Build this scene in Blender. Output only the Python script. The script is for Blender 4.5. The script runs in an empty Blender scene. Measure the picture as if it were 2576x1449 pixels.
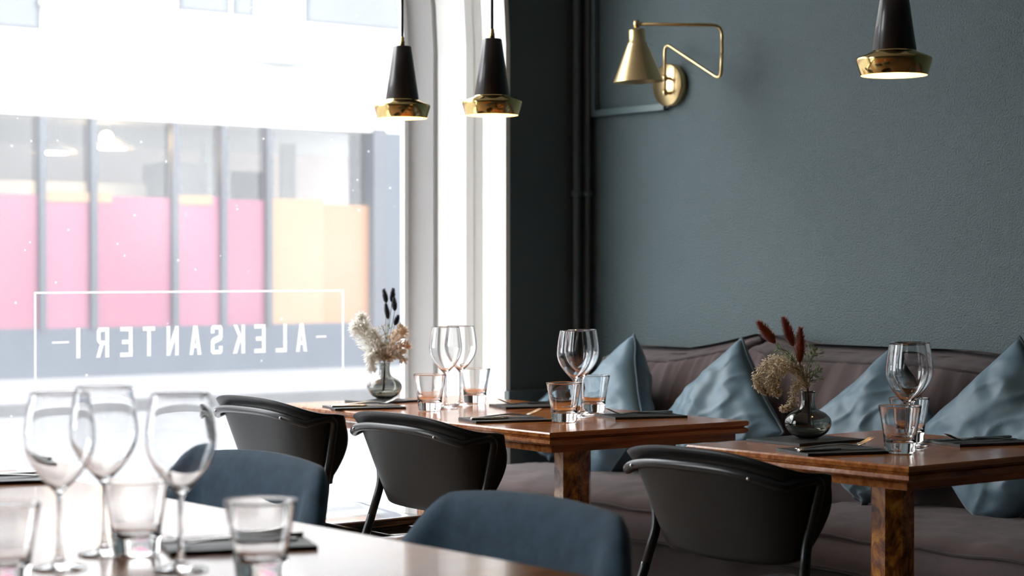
import bpy, bmesh, math, random
from mathutils import Vector, Matrix, noise
from mathutils.geometry import tessellate_polygon
random.seed(7)
S = bpy.context.scene
C = S.collection
PI = math.pi

# ------------------------------------------------------------------ camera
cam = bpy.data.cameras.new('camera'); camo = bpy.data.objects.new('camera', cam); C.objects.link(camo)
cam.sensor_width = 36.0; cam.lens = 36.0 * 5009 / 2576
camo.location = (5.49, -4.70, 1.14)
pitch = math.atan(46 / 5009)
fwd = Vector((-.7837 * math.cos(pitch), .6211 * math.cos(pitch), -math.sin(pitch)))
camo.rotation_euler = fwd.to_track_quat('-Z', 'Y').to_euler()
cam.dof.use_dof = True; cam.dof.focus_distance = 4.8; cam.dof.aperture_fstop = 4.3
cam.clip_end = 300
S.camera = camo
# ------------------------------------------------------------------ sky and exposure
W = bpy.data.worlds.new('sky'); S.world = W; W.use_nodes = True
bg = W.node_tree.nodes['Background']
bg.inputs['Color'].default_value = (.93, .97, 1.0, 1); bg.inputs['Strength'].default_value = 8.0
S.view_settings.view_transform = 'Standard'; S.view_settings.look = 'None'
S.view_settings.exposure = 0.2; S.view_settings.gamma = 1.0; S.view_settings.use_curve_mapping = False
S.cycles.max_bounces = 9; S.cycles.transmission_bounces = 9; S.cycles.transparent_max_bounces = 12
S.cycles.diffuse_bounces = 3; S.cycles.glossy_bounces = 4
S.cycles.use_adaptive_sampling = True; S.cycles.adaptive_threshold = .08; S.cycles.use_light_tree = False
def portal(y0, y1, z0, z1):
    l = bpy.data.lights.new('window_daylight_portal', 'AREA'); o = bpy.data.objects.new('window_daylight_portal', l); C.objects.link(o)
    l.shape = 'RECTANGLE'; l.size = abs(y1 - y0); l.size_y = z1 - z0; l.cycles.is_portal = True
    o.location = (-.42, (y0 + y1) / 2, (z0 + z1) / 2)
    o.rotation_euler = Vector((1, 0, 0)).to_track_quat('-Z', 'Z').to_euler()
portal(-3.5, -.5, .2, 3.3); portal(-7.5, -4.5, .2, 3.3)

# ------------------------------------------------------------------ materials
MAT = {}
def mat(name, col=(.5, .5, .5), rough=.5, metal=0.0, **k):
    m = bpy.data.materials.new(name); m.use_nodes = True
    b = m.node_tree.nodes['Principled BSDF']
    b.inputs['Base Color'].default_value = (*col, 1); b.inputs['Roughness'].default_value = rough
    b.inputs['Metallic'].default_value = metal
    for n, v in k.items():
        b.inputs[n.replace('_', ' ')].default_value = v
    MAT[name] = m
    return m
def nt(m): return m.node_tree.nodes, m.node_tree.links, m.node_tree.nodes['Principled BSDF']
def coords(m, scale=(1, 1, 1), rot=(0, 0, 0)):
    N, L, b = nt(m); tc = N.new('ShaderNodeTexCoord'); mp = N.new('ShaderNodeMapping')
    mp.inputs['Scale'].default_value = scale; mp.inputs['Rotation'].default_value = rot
    L.new(tc.outputs['Object'], mp.inputs['Vector']); return mp.outputs['Vector']
def tex(m, vec, scale, detail=4, rough=.55, dist=0.0):
    N, L, b = nt(m); t = N.new('ShaderNodeTexNoise'); t.inputs['Scale'].default_value = scale
    t.inputs['Detail'].default_value = detail; t.inputs['Roughness'].default_value = rough; t.inputs['Distortion'].default_value = dist
    L.new(vec, t.inputs['Vector']); return t.outputs['Fac']
def ramp(m, fac, stops, to='Base Color'):
    N, L, b = nt(m); r = N.new('ShaderNodeValToRGB'); e = r.color_ramp.elements
    e[0].position, e[0].color = stops[0][0], (*stops[0][1], 1); e[1].position, e[1].color = stops[-1][0], (*stops[-1][1], 1)
    for p, c in stops[1:-1]:
        x = e.new(p); x.color = (*c, 1)
    L.new(fac, r.inputs['Fac'])
    if to: L.new(r.outputs['Color'], b.inputs[to])
    return r.outputs['Color']
def bump(m, fac, strength=.2, dist=.01):
    N, L, b = nt(m); p = N.new('ShaderNodeBump'); p.inputs['Strength'].default_value = strength; p.inputs['Distance'].default_value = dist
    L.new(fac, p.inputs['Height'])
    if b.inputs['Normal'].is_linked: L.new(b.inputs['Normal'].links[0].from_socket, p.inputs['Normal'])
    L.new(p.outputs['Normal'], b.inputs['Normal'])

def paint(name, col, spread=.12, rough=.55, bs=.35, bscale=70, bd=.004):
    m = mat(name, col, rough); v = coords(m)
    ramp(m, tex(m, v, 2.5, 3), [(.3, tuple(c * (1 - spread) for c in col)), (.7, tuple(c * (1 + spread) for c in col))])
    bump(m, tex(m, v, bscale, 2, .6), bs, bd); bump(m, tex(m, v, 7, 2), .05, .02)
    return m
paint('teal_plaster', (.076, .110, .117), .06, .5, .8, 190, .006)
paint('teal_panel', (0.0805, 0.098, 0.1015), .05, .4, .1, 60, .002)
paint('teal_trunk', (.10, .145, .152), .03, .35, .03, 60, .001)
paint('white_plaster', (.88, .86, .82), .02, .5, .1, 60, .002)
mat('white_gloss_paint', (.90, .90, .90), .32); v = coords(MAT['white_gloss_paint']); bump(MAT['white_gloss_paint'], tex(MAT['white_gloss_paint'], v, 40), .05, .002)
paint('ceiling_white', (0.504, 0.497, 0.476), .03, .7, .1, 40, .002)
m = mat('floor_oak', (.2, .12, .07), .4); v = coords(m, (1, 9, 1)); ramp(m, tex(m, v, 3, 6), [(.3, (.13, .075, .04)), (.7, (.27, .17, .10))])

m = mat('mahogany', rough=.2, Coat_Weight=.35, Coat_Roughness=.08, Specular_IOR_Level=.45)
v = coords(m, (14, 1.1, 14)); f = tex(m, v, 3.2, 8, .62, .35)
ramp(m, f, [(.28, (.19, .044, .010)), (.45, (.42, .130, .030)), (.6, (.55, .200, .052)), (.75, (.66, .290, .090))])
v2 = coords(m, (60, 3, 60)); bump(m, tex(m, v2, 5, 4), .06, .002)
N, L, b = nt(m); r = N.new('ShaderNodeMapRange'); r.inputs['To Min'].default_value = .12; r.inputs['To Max'].default_value = .26
L.new(f, r.inputs['Value']); L.new(r.outputs['Result'], b.inputs['Roughness'])
m = mat('flame_veneer', rough=.22, Coat_Weight=.5, Coat_Roughness=.1)
v = coords(m, (11, 11, 5.5), (.9, .5, .3)); f = tex(m, v, 1.5, 6, .62, 1.8)
ramp(m, f, [(.36, (.06, .014, .004)), (.46, (.26, .078, .014)), (.55, (.56, .21, .030)), (.68, (.78, .37, .07))])

mat('black_shell', (.018, .018, .018), .40, Specular_IOR_Level=.32); m = MAT['black_shell']; v = coords(m); bump(m, tex(m, v, 260, 3), .12, .0015)
ramp(m, tex(m, v, 9, 5, .7), [(.35, (.008, .008, .008)), (.75, (.016, .0155, .015))])
mat('black_tube', (.016, .016, .016), .28); mat('black_seat', (.03, .03, .03), .16, Coat_Weight=1.0, Coat_Roughness=.12, IOR=1.6)
mat('screw_steel', (.6, .6, .6), .3, 1.0)
def cloth(name, col, rough=.9, weave=700, spread=.2, sheen=.3, bs=.4, blot=6):
    m = mat(name, col, rough, Sheen_Weight=sheen, Sheen_Roughness=.4); v = coords(m); N, L, b = nt(m)
    f = tex(m, v, blot, 5, .6); ramp(m, f, [(.3, tuple(c * (1 - spread) for c in col)), (.7, tuple(c * (1 + spread) for c in col))])
    for ax in ('X', 'Z'):
        w = N.new('ShaderNodeTexWave'); w.bands_direction = ax; w.inputs['Scale'].default_value = weave / 6.28; w.inputs['Distortion'].default_value = .6
        L.new(v, w.inputs['Vector']); bump(m, w.outputs['Fac'], bs * .8, .0012)
    return m
cloth('chair_felt', (.050, .098, .148), .95, 800, .22, .3, .5, 30)
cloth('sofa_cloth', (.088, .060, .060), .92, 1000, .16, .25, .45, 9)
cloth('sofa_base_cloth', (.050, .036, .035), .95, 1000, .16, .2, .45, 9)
cloth('pillow_satin', (.112, .186, .240), .48, 1100, .10, .35, .15, 5)
cloth('pillow_piping', (.055, .085, .11), .7, 1100, .1, .2, .15, 5)
m = mat('slate', (.022, .022, .023), .48); v = coords(m); bump(m, tex(m, v, 60, 8, .7), .5, .003)
ramp(m, tex(m, v, 25, 6), [(.3, (.016, .016, .017)), (.7, (.04, .039, .038))])
mat('steel', (.62, .61, .59), .16, 1.0)
m = mat('brass_polished', (.86, .63, .26), .12, 1.0); v = coords(m); bump(m, tex(m, v, 8, 2), .04, .01)
m = mat('brass_brushed', (.80, .60, .31), .33, 1.0); v = coords(m, (1, 1, 25)); bump(m, tex(m, v, 30, 3), .05, .002)
m = mat('brown_lacquer', (.032, .024, .021), .30, Coat_Weight=.3); v = coords(m); bump(m, tex(m, v, 30, 2), .03, .002)
mat('shade_inside', (.85, .64, .34), .5)
m = mat('cord_black', (.012, .012, .012), .6)
m = mat('clear_glass', (1, 1, 1), 0.0, Transmission_Weight=1.0, IOR=1.47)
m = mat('smoke_glass', (.47, .47, .44), 0.0, Transmission_Weight=1.0, IOR=1.47)
m = mat('water', (.88, .90, .80), 0.0, Transmission_Weight=1.0, IOR=1.33)
m = mat('bulb_light', (1, .9, .75), .4, Emission_Color=(1, .68, .34, 1), Emission_Strength=70.0)
# window pane: clear, lightly reflecting, with a translucent veil imitating glare haze, plus small specks
m = bpy.data.materials.new('haze_pane'); m.use_nodes = True; MAT['haze_pane'] = m
N, L = m.node_tree.nodes, m.node_tree.links; N.clear()
out = N.new('ShaderNodeOutputMaterial'); tr = N.new('ShaderNodeBsdfTransparent'); gl = N.new('ShaderNodeBsdfGlossy'); gl.inputs['Roughness'].default_value = .02
fr = N.new('ShaderNodeFresnel'); fr.inputs['IOR'].default_value = 1.3; mx = N.new('ShaderNodeMixShader')
L.new(fr.outputs['Fac'], mx.inputs['Fac']); L.new(tr.outputs['BSDF'], mx.inputs[1]); L.new(gl.outputs['BSDF'], mx.inputs[2])
glare_veil = N.new('ShaderNodeBsdfTranslucent'); glare_veil.inputs['Color'].default_value = (.95, .95, .97, 1)
tc = N.new('ShaderNodeTexCoord'); n1 = N.new('ShaderNodeTexNoise'); n1.inputs['Scale'].default_value = 2.2; n1.inputs['Detail'].default_value = 1
L.new(tc.outputs['Object'], n1.inputs['Vector']); mr = N.new('ShaderNodeMapRange'); mr.inputs['From Min'].default_value = .3; mr.inputs['From Max'].default_value = .8
mr.inputs['To Min'].default_value = .095; mr.inputs['To Max'].default_value = .15; L.new(n1.outputs['Fac'], mr.inputs['Value'])
vo = N.new('ShaderNodeTexVoronoi'); vo.inputs['Scale'].default_value = 16; vo.inputs['Randomness'].default_value = 1.0; L.new(tc.outputs['Object'], vo.inputs['Vector'])
sp = N.new('ShaderNodeMapRange'); sp.inputs['From Min'].default_value = .07; sp.inputs['From Max'].default_value = .03; sp.inputs['To Min'].default_value = 0; sp.inputs['To Max'].default_value = .35
L.new(vo.outputs['Distance'], sp.inputs['Value']); ad = N.new('ShaderNodeMath'); ad.operation = 'ADD'
L.new(mr.outputs['Result'], ad.inputs[0]); L.new(sp.outputs['Result'], ad.inputs[1])
m2 = N.new('ShaderNodeMixShader'); L.new(ad.outputs[0], m2.inputs['Fac']); L.new(mx.outputs['Shader'], m2.inputs[1]); L.new(glare_veil.outputs['BSDF'], m2.inputs[2])
L.new(m2.outputs['Shader'], out.inputs['Surface'])
m = bpy.data.materials.new('shop_glass'); m.use_nodes = True; MAT['shop_glass'] = m
N, L = m.node_tree.nodes, m.node_tree.links; N.clear()
out = N.new('ShaderNodeOutputMaterial'); tr = N.new('ShaderNodeBsdfTransparent'); gl = N.new('ShaderNodeBsdfGlossy'); gl.inputs['Roughness'].default_value = .03
fr = N.new('ShaderNodeFresnel'); fr.inputs['IOR'].default_value = 1.45; mx = N.new('ShaderNodeMixShader')
L.new(fr.outputs['Fac'], mx.inputs['Fac']); L.new(tr.outputs['BSDF'], mx.inputs[1]); L.new(gl.outputs['BSDF'], mx.inputs[2]); L.new(mx.outputs['Shader'], out.inputs['Surface'])
mat('window_vinyl', (.88, .88, .86), .5)
N, L, b = nt(MAT['window_vinyl']); tl = N.new('ShaderNodeBsdfTranslucent'); tl.inputs['Color'].default_value = (.95, .95, .94, 1); mx = N.new('ShaderNodeMixShader'); mx.inputs['Fac'].default_value = .62
L.new(b.outputs['BSDF'], mx.inputs[1]); L.new(tl.outputs['BSDF'], mx.inputs[2]); L.new(mx.outputs['Shader'], N['Material Output'].inputs['Surface'])
paint('facade_render', (0.46, 0.4542, 0.4427), .03, .8, .1, 20, .01)
mat('mullion_metal', (.013, .016, .026), .4)
mat('panel_pink', (.135, .022, .052), .4); mat('panel_pink_pale', (.15, .030, .064), .4)
mat('panel_orange', (.185, .078, .026), .4); mat('panel_cream', (.19, .105, .050), .5)
mat('column_blue', (.012, .020, .036), .5)
mat('shop_wall', (0.31, 0.2604, 0.248), .8); mat('shop_counter', (.20, .205, .205), .7)
mat('asphalt', (0.09424, 0.09424, 0.0992), .9); mat('pavement', (0.119, 0.119, 0.124), .9); mat('kerb_stone', (0.036, 0.0342, 0.036), .8)
for n in ('asphalt', 'pavement', 'kerb_stone'):
    m = MAT[n]; v = coords(m); c = m.node_tree.nodes['Principled BSDF'].inputs['Base Color'].default_value[:3]
    ramp(m, tex(m, v, 3, 6), [(.3, tuple(x * .85 for x in c)), (.7, tuple(x * 1.15 for x in c))])
mat('window_dark', (0.054, 0.06, 0.069), .1)
mat('tail_navy', (.018, .030, .055), .9, Sheen_Weight=.5); mat('tail_rust', (.32, .055, .016), .9, Sheen_Weight=.5)
mat('straw', (.40, .30, .15), .8); mat('leaf_green', (.26, .32, .18), .8); mat('plume_white', (.94, .89, .82), .9); mat('plume_beige', (.72, .61, .44), .9)
mat('plume_peach', (.90, .74, .60), .9)
for n in ('plume_white', 'plume_peach', 'plume_beige', 'leaf_green', 'tail_navy', 'tail_rust'):
    m = MAT[n]; v = coords(m); c = m.node_tree.nodes['Principled BSDF'].inputs['Base Color'].default_value[:3]
    ramp(m, tex(m, v, 90, 3), [(.3, tuple(x * .8 for x in c)), (.7, tuple(min(1, x * 1.15) for x in c))])

for n in ('plume_white', 'plume_peach', 'plume_beige', 'leaf_green', 'straw'):
    N, L, b = nt(MAT[n]); tl = N.new('ShaderNodeBsdfTranslucent'); mx = N.new('ShaderNodeMixShader'); mx.inputs['Fac'].default_value = .62
    if b.inputs['Base Color'].is_linked: L.new(b.inputs['Base Color'].links[0].from_socket, tl.inputs['Color'])
    else: tl.inputs['Color'].default_value = b.inputs['Base Color'].default_value
    L.new(b.outputs['BSDF'], mx.inputs[1]); L.new(tl.outputs['BSDF'], mx.inputs[2]); L.new(mx.outputs['Shader'], N['Material Output'].inputs['Surface'])

# ------------------------------------------------------------------ mesh helpers
def mk(name, V, F, m=None, parent=None, smooth=True, loc=None, rot=None):
    me = bpy.data.meshes.new(name); me.from_pydata([tuple(v) for v in V], [], F); me.update()
    if smooth: me.polygons.foreach_set('use_smooth', [True] * len(me.polygons))
    o = bpy.data.objects.new(name, me); C.objects.link(o)
    if m: me.materials.append(MAT[m])
    if parent: o.parent = parent
    if loc: o.location = loc
    if rot: o.rotation_euler = rot
    return o
class MB:
    def __init__(s): s.V = []; s.F = []
    def add(s, V, F):
        n = len(s.V); s.V += [Vector(v) for v in V]; s.F += [tuple(i + n for i in f) for f in F]; return s
    def build(s, name, m, parent=None, smooth=True, **k): return mk(name, s.V, s.F, m, parent, smooth, **k)
def boxg(x0, x1, y0, y1, z0, z1):
    V = [(x, y, z) for x in (x0, x1) for y in (y0, y1) for z in (z0, z1)]
    return V, [(0, 1, 3, 2), (4, 6, 7, 5), (0, 4, 5, 1), (2, 3, 7, 6), (0, 2, 6, 4), (1, 5, 7, 3)]
def box(name, a, b, c, d, e, f, m, parent=None, bev=0.0, **k):
    V, F = boxg(a, b, c, d, e, f); o = mk(name, V, F, m, parent, False, **k)
    if bev:
        bm = bmesh.new(); bm.from_mesh(o.data); bmesh.ops.recalc_face_normals(bm, faces=bm.faces)
        bmesh.ops.bevel(bm, geom=bm.edges[:], offset=bev, segments=2, affect='EDGES', profile=.6); bm.to_mesh(o.data); bm.free()
    return o
def latheg(P, n=40, close=False):
    V = []; F = []; idx = []
    for r, z in P:
        if r < 1e-6: idx.append([len(V)]); V.append((0, 0, z))
        else:
            idx.append(list(range(len(V), len(V) + n))); V += [(r * math.cos(2 * PI * i / n), r * math.sin(2 * PI * i / n), z) for i in range(n)]
    for a, b in zip(idx, idx[1:]):
        for i in range(n):
            j = (i + 1) % n
            if len(a) == 1 and len(b) == 1: continue
            if len(a) == 1: F.append((a[0], b[j], b[i]))
            elif len(b) == 1: F.append((a[i], a[j], b[0]))
            else: F.append((a[i], a[j], b[j], b[i]))
    return V, F
def lathe(name, P, m, parent=None, n=40, **k):
    V, F = latheg(P, n); return mk(name, V, F, m, parent, **k)
def spline(P, per=8, closed=False):
    P = [Vector(p) for p in P]; out = []; n = len(P)
    rng = range(n if closed else n - 1)
    for i in rng:
        g = lambda k: P[k % n] if closed else P[max(0, min(n - 1, k))]
        a, b, c, d = g(i - 1), g(i), g(i + 1), g(i + 2)
        for j in range(per):
            t = j / per
            out.append(.5 * ((2 * b) + (c - a) * t + (2 * a - 5 * b + 4 * c - d) * t * t + (3 * b - a - 3 * c + d) * t ** 3))
    if not closed: out.append(P[-1])
    return out
def roundpath(P, r, seg=6):
    P = [Vector(p) for p in P]; out = [P[0]]
    for a, b, c in zip(P, P[1:], P[2:]):
        u = (a - b); w = (c - b); rr = min(r, u.length * .45, w.length * .45)
        p, q = b + u.normalized() * rr, b + w.normalized() * rr
        for i in range(seg + 1):
            t = i / seg; out.append(p * (1 - t) ** 2 + b * 2 * t * (1 - t) + q * t * t)
    out.append(P[-1]); return out
def tubeg(P, r, n=10, closed=False, cap=True):
    P = [Vector(p) for p in P]; m = len(P); V = []; F = []
    T = []
    for i in range(m):
        a = P[(i - 1) % m] if (closed or i) else P[0]; b = P[(i + 1) % m] if (closed or i < m - 1) else P[-1]
        d = b - a; T.append(d.normalized() if d.length > 1e-9 else Vector((0, 0, 1)))
    up = Vector((0, 0, 1)) if abs(T[0].z) < .9 else Vector((1, 0, 0))
    nrm = (up - T[0] * up.dot(T[0])).normalized()
    for i in range(m):
        nrm = nrm - T[i] * nrm.dot(T[i]); nrm = nrm.normalized() if nrm.length > 1e-6 else T[i].orthogonal().normalized()
        bn = T[i].cross(nrm); R = r[i] if isinstance(r, (list, tuple)) else r
        for j in range(n):
            a = 2 * PI * j / n; V.append(P[i] + (nrm * math.cos(a) + bn * math.sin(a)) * R)
    for i in range(m if closed else m - 1):
        k = (i + 1) % m
        for j in range(n):
            l = (j + 1) % n; F.append((i * n + j, i * n + l, k * n + l, k * n + j))
    if cap and not closed:
        F.append(tuple(range(n - 1, -1, -1))); F.append(tuple((m - 1) * n + j for j in range(n)))
    return V, F
def tube(name, P, r, m, parent=None, n=10, closed=False, **k):
    V, F = tubeg(P, r, n, closed); return mk(name, V, F, m, parent, **k)
def shelled(G0, G1):
    """solid between two equal grids (rows of points)"""
    a, b = len(G0), len(G0[0]); V = [p for r in G0 for p in r] + [p for r in G1 for p in r]; n = a * b; F = []
    for i in range(a - 1):
        for j in range(b - 1):
            q = (i * b + j, i * b + j + 1, (i + 1) * b + j + 1, (i + 1) * b + j); F.append(q); F.append(tuple(n + x for x in reversed(q)))
    edge = [(0, j) for j in range(b)] + [(i, b - 1) for i in range(1, a)] + [(a - 1, j) for j in range(b - 2, -1, -1)] + [(i, 0) for i in range(a - 2, 0, -1)]
    for p, q in zip(edge, edge[1:] + edge[:1]):
        x, y = p[0] * b + p[1], q[0] * b + q[1]; F.append((y, x, n + x, n + y))
    return V, F
def softbox(name, x0, x1, y0, y1, z0, z1, r, m, parent=None, cuts=14, shape=None):
    bm = bmesh.new(); bmesh.ops.create_cube(bm, size=2.0)
    bmesh.ops.subdivide_edges(bm, edges=bm.edges[:], cuts=cuts, use_grid_fill=True)
    c = Vector(((x0 + x1) / 2, (y0 + y1) / 2, (z0 + z1) / 2)); h = Vector(((x1 - x0) / 2, (y1 - y0) / 2, (z1 - z0) / 2))
    for v in bm.verts:
        p = Vector((v.co.x * h.x, v.co.y * h.y, v.co.z * h.z)); q = Vector([max(-(h[i] - r), min(h[i] - r, p[i])) for i in range(3)])
        d = p - q
        if d.length > 1e-9: p = q + d.normalized() * r if sum(abs(x) > 1e-6 for x in d) > 1 else p
        v.co = p + c
        if shape: v.co = shape(v.co.copy(), p / max(h))
    me = bpy.data.meshes.new(name); bm.to_mesh(me); bm.free(); me.polygons.foreach_set('use_smooth', [True] * len(me.polygons))
    o = bpy.data.objects.new(name, me); C.objects.link(o); me.materials.append(MAT[m])
    if parent: o.parent = parent
    return o
def tag(o, label=None, cat=None, group=None, kind=None):
    if label: o['label'] = label
    if cat: o['category'] = cat
    if group: o['group'] = group
    if kind: o['kind'] = kind
    return o
def thing(name, label, cat, loc=(0, 0, 0), rz=0.0, group=None):
    o = bpy.data.objects.new(name, None); C.objects.link(o); o.location = loc; o.rotation_euler = (0, 0, rz); o.empty_display_size = .05
    return tag(o, label, cat, group)
def struct(o): o['kind'] = 'structure'; return o
def dup(root, label, loc, rz=0.0, group=None):
    r = root.copy(); C.objects.link(r); r.location = loc; r.rotation_euler = (0, 0, rz); r['label'] = label
    if group: r['group'] = group
    for ch in list(root.children):
        c = ch.copy(); C.objects.link(c); c.parent = r
        for g in list(ch.children):
            d = g.copy(); C.objects.link(d); d.parent = c
    return r
def sm(t): t = max(0, min(1, t)); return t * t * (3 - 2 * t)

# ------------------------------------------------------------------ room shell
RX, RY, RZ = 9.0, -9.5, 3.45
struct(box('floor', -.45, RX + .2, RY - .2, .2, -.12, 0, 'floor_oak'))
struct(box('ceiling', -.45, RX + .2, RY - .2, .2, RZ, RZ + .12, 'ceiling_white'))
struct(box('wall_right', -.45, RX + .2, 0, .2, 0, RZ, 'teal_plaster'))
struct(box('wall_back', RX, RX + .2, RY, 0, 0, RZ, 'teal_plaster'))
struct(box('wall_left', -.45, RX + .2, RY - .2, RY, 0, RZ, 'teal_plaster'))
def outline(yr, yl, zb, zs, R, n=14):
    P = [(yr, zb), (yr, zs)]
    P += [(yr - R + R * math.cos(PI / 2 * i / n), zs + R * math.sin(PI / 2 * i / n)) for i in range(1, n + 1)]
    P += [(yl + R + R * math.cos(PI / 2 + PI / 2 * i / n), zs + R * math.sin(PI / 2 + PI / 2 * i / n)) for i in range(0, n + 1)]
    P += [(yl, zb)]
    return P
def plate(name, outer, holes, x0, x1, m, parent=None):
    loops = [[Vector((y, z, 0)) for y, z in l] for l in [outer] + holes]
    tri = tessellate_polygon(loops); flat = [p for l in loops for p in l]; n = len(flat)
    V = [(x0, p.x, p.y) for p in flat] + [(x1, p.x, p.y) for p in flat]
    F = [tuple(t) for t in tri] + [tuple(n + i for i in reversed(t)) for t in tri]
    k = 0
    for l in loops:
        c = len(l); F += [(k + i, k + (i + 1) % c, n + k + (i + 1) % c, n + k + i) for i in range(c)]; k += c
    o = mk(name, V, F, m, parent, False)
    bm = bmesh.new(); bm.from_mesh(o.data); bmesh.ops.recalc_face_normals(bm, faces=bm.faces); bm.to_mesh(o.data); bm.free()
    return o
def ringplate(name, a, b, x0, x1, m, parent=None):
    """frame between outline a (outside) and outline b (inside), open solid ring along the outline"""
    n = len(a); V = [(x0, y, z) for y, z in a] + [(x0, y, z) for y, z in b] + [(x1, y, z) for y, z in a] + [(x1, y, z) for y, z in b]; F = []
    for i in range(n):
        j = (i + 1) % n
        F += [(i, j, n + j, n + i), (2 * n + j, 2 * n + i, 3 * n + i, 3 * n + j), (n + i, n + j, 3 * n + j, 3 * n + i), (j, i, 2 * n + i, 2 * n + j)]
    o = mk(name, V, F, m, parent, False)
    bm = bmesh.new(); bm.from_mesh(o.data); bmesh.ops.recalc_face_normals(bm, faces=bm.faces); bm.to_mesh(o.data); bm.free()
    return o
def splay(name, A, x0, B, x1, m, parent=None, back=.04):
    """wedge ring whose visible face leans from outline A at x0 to outline B at x1"""
    n = len(A); Ab = A; V = [(x0, y, z) for y, z in A] + [(x1, y, z) for y, z in B] + [(x1 - .001, y, z) for y, z in Ab]; F = []
    for i in range(n):
        j = (i + 1) % n; F += [(i, j, n + j, n + i), (n + i, n + j, 2 * n + j, 2 * n + i), (2 * n + i, 2 * n + j, j, i)]
    o = mk(name, V, F, m, parent, False)
    bm = bmesh.new(); bm.from_mesh(o.data); bmesh.ops.recalc_face_normals(bm, faces=bm.faces); bm.to_mesh(o.data); bm.free()
    return o
ZB, ZS = .13, 1.93
WINS = [(-.38, -3.70), (-4.30, -7.62)]
struct(plate('wall_front', [(.0, 0), (0, RZ), (RY, RZ), (RY, 0)], [outline(a + .02, b - .02, ZB - .02, ZS, 1.47) for a, b in WINS], 0.0, -.40, 'teal_panel'))
for k, (a, b) in enumerate(WINS):
    o1, o2 = outline(a + .019, b - .019, ZB - .019, ZS, 1.465), outline(a, b, ZB, ZS, 1.45)
    w = struct(ringplate('window_%d' % (k + 1), o1, o2, .004, -.13, 'white_plaster'))
    sec = [(0, -.13, .001), (.001, -.148, .020), (.020, -.150, .026), (.026, -.168, .044), (.044, -.292, .078)]
    px_ = -.13
    for (i0, x1, i1) in sec[1:]:
        splay('reveal_moulding', outline(a - i0, b + i0, ZB + .001, ZS, 1.45 - i0 * .6), px_, outline(a - i1, b + i1, ZB + .002, ZS, 1.45 - i1 * .6), x1, 'white_plaster', w, .04); px_ = x1
    ringplate('window_frame', outline(a - .05, b + .05, ZB, ZS, 1.42), outline(a - .086, b + .086, ZB + .012, ZS, 1.395), -.300, -.330, 'white_gloss_paint', w)
    splay('sash_frame', outline(a - .092, b + .092, ZB + .02, ZS, 1.39), -.300, outline(a - .176, b + .176, ZB + .10, ZS, 1.335), -.376, 'white_gloss_paint', w, 0)
    ringplate('sash_bead', outline(a - .165, b + .165, ZB + .09, ZS, 1.34), outline(a - .182, b + .182, ZB + .106, ZS, 1.33), -.352, -.378, 'white_gloss_paint', w)
    g = outline(a - .172, b + .172, ZB + .095, ZS, 1.335)
    mk('pane', [(-.360, y, z) for y, z in g], [tuple(range(len(g)))], 'haze_pane', w, False)
    st = box('trim_%d' % (k + 1), -.318, .10, b - .12, a + .12 if k else a - .005, ZB - .005, ZB + .022, 'white_gloss_paint', None, .004); struct(st)
# dado board on the short wall piece by the corner
d = struct(box('trim_3', 0, .028, -.385, 0, .60, .715, 'teal_panel', None, .003))
struct(box('baseboard_right', 0, RX, -.018, 0, 0, .10, 'teal_panel'))
# white slatted radiator below the sill
r = thing('radiator', 'white slatted radiator standing under the window sill', 'radiator', (.09, -1.6, 0))
for i in range(30):
    box('fin', .025, .105, -.9 + i * .055, -.9 + i * .055 + .036, .03, .25, 'white_gloss_paint', r, .003)
box('rail', .03, .10, -.9, .73, .05, .075, 'white_gloss_paint', r); box('rail', .03, .10, -.9, .73, .20, .22, 'white_gloss_paint', r)
for y in (-.8, .62): box('foot', .045, .085, y, y + .04, 0, .06, 'white_gloss_paint', r)

# lettering on the pane (reads from the street)
sg = thing('window_lettering', 'white vinyl name ALEKSANTERI in a thin frame on the window pane', 'sign', (-.3565, -.99, 0))
GLYPH = {  # outlines on a unit cell: (outer loop, holes)
    'A': ([(0, 0), (.3, 0), (.37, .24), (.63, .24), (.7, 0), (1, 0), (.68, 1), (.32, 1)], [[(.42, .38), (.5, .70), (.58, .38)]]),
    'L': ([(0, 0), (1, 0), (1, .14), (.3, .14), (.3, 1), (0, 1)], []),
    'E': ([(0, 0), (1, 0), (1, .14), (.3, .14), (.3, .43), (.85, .43), (.85, .57), (.3, .57), (.3, .86), (1, .86), (1, 1), (0, 1)], []),
    'K': ([(0, 0), (.3, 0), (.3, .32), (.4, .44), (.7, 0), (1.05, 0), (.60, .60), (1, 1), (.68, 1), (.3, .58), (.3, 1), (0, 1)], []),
    'S': ([(.14, 0), (.86, 0), (1, .08), (1, .44), (.9, .54), (.3, .66), (.3, .86), (.7, .86), (.7, .72), (1, .72), (1, .92), (.86, 1), (.14, 1), (0, .92), (0, .58), (.1, .48), (.7, .36), (.7, .14), (.3, .14), (.3, .28), (0, .28), (0, .08)], []),
    'N': ([(0, 0), (.28, 0), (.28, .58), (.72, 0), (1, 0), (1, 1), (.72, 1), (.72, .42), (.28, 1), (0, 1)], []),
    'T': ([(.35, 0), (.65, 0), (.65, .86), (1, .86), (1, 1), (0, 1), (0, .86), (.35, .86)], []),
    'R': ([(0, 0), (.3, 0), (.3, .42), (.45, .42), (.72, 0), (1.03, 0), (.74, .44), (.9, .5), (.98, .6), (.98, .88), (.84, 1), (0, 1)], [[(.3, .56), (.3, .86), (.64, .86), (.68, .82), (.68, .60), (.64, .56)]]),
    'I': ([(.35, 0), (.65, 0), (.65, 1), (.35, 1)], [])}
def letter(ch, y, w=.044, h=.097, z0=.857):
    f = lambda l: [(y + .99 + w / 2 - u * w, z0 + v_ * h) for u, v_ in l]
    O_, H_ = GLYPH[ch]; plate('letter', f(O_), [f(q) for q in H_], 0, .0004, 'window_vinyl', sg)
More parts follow.
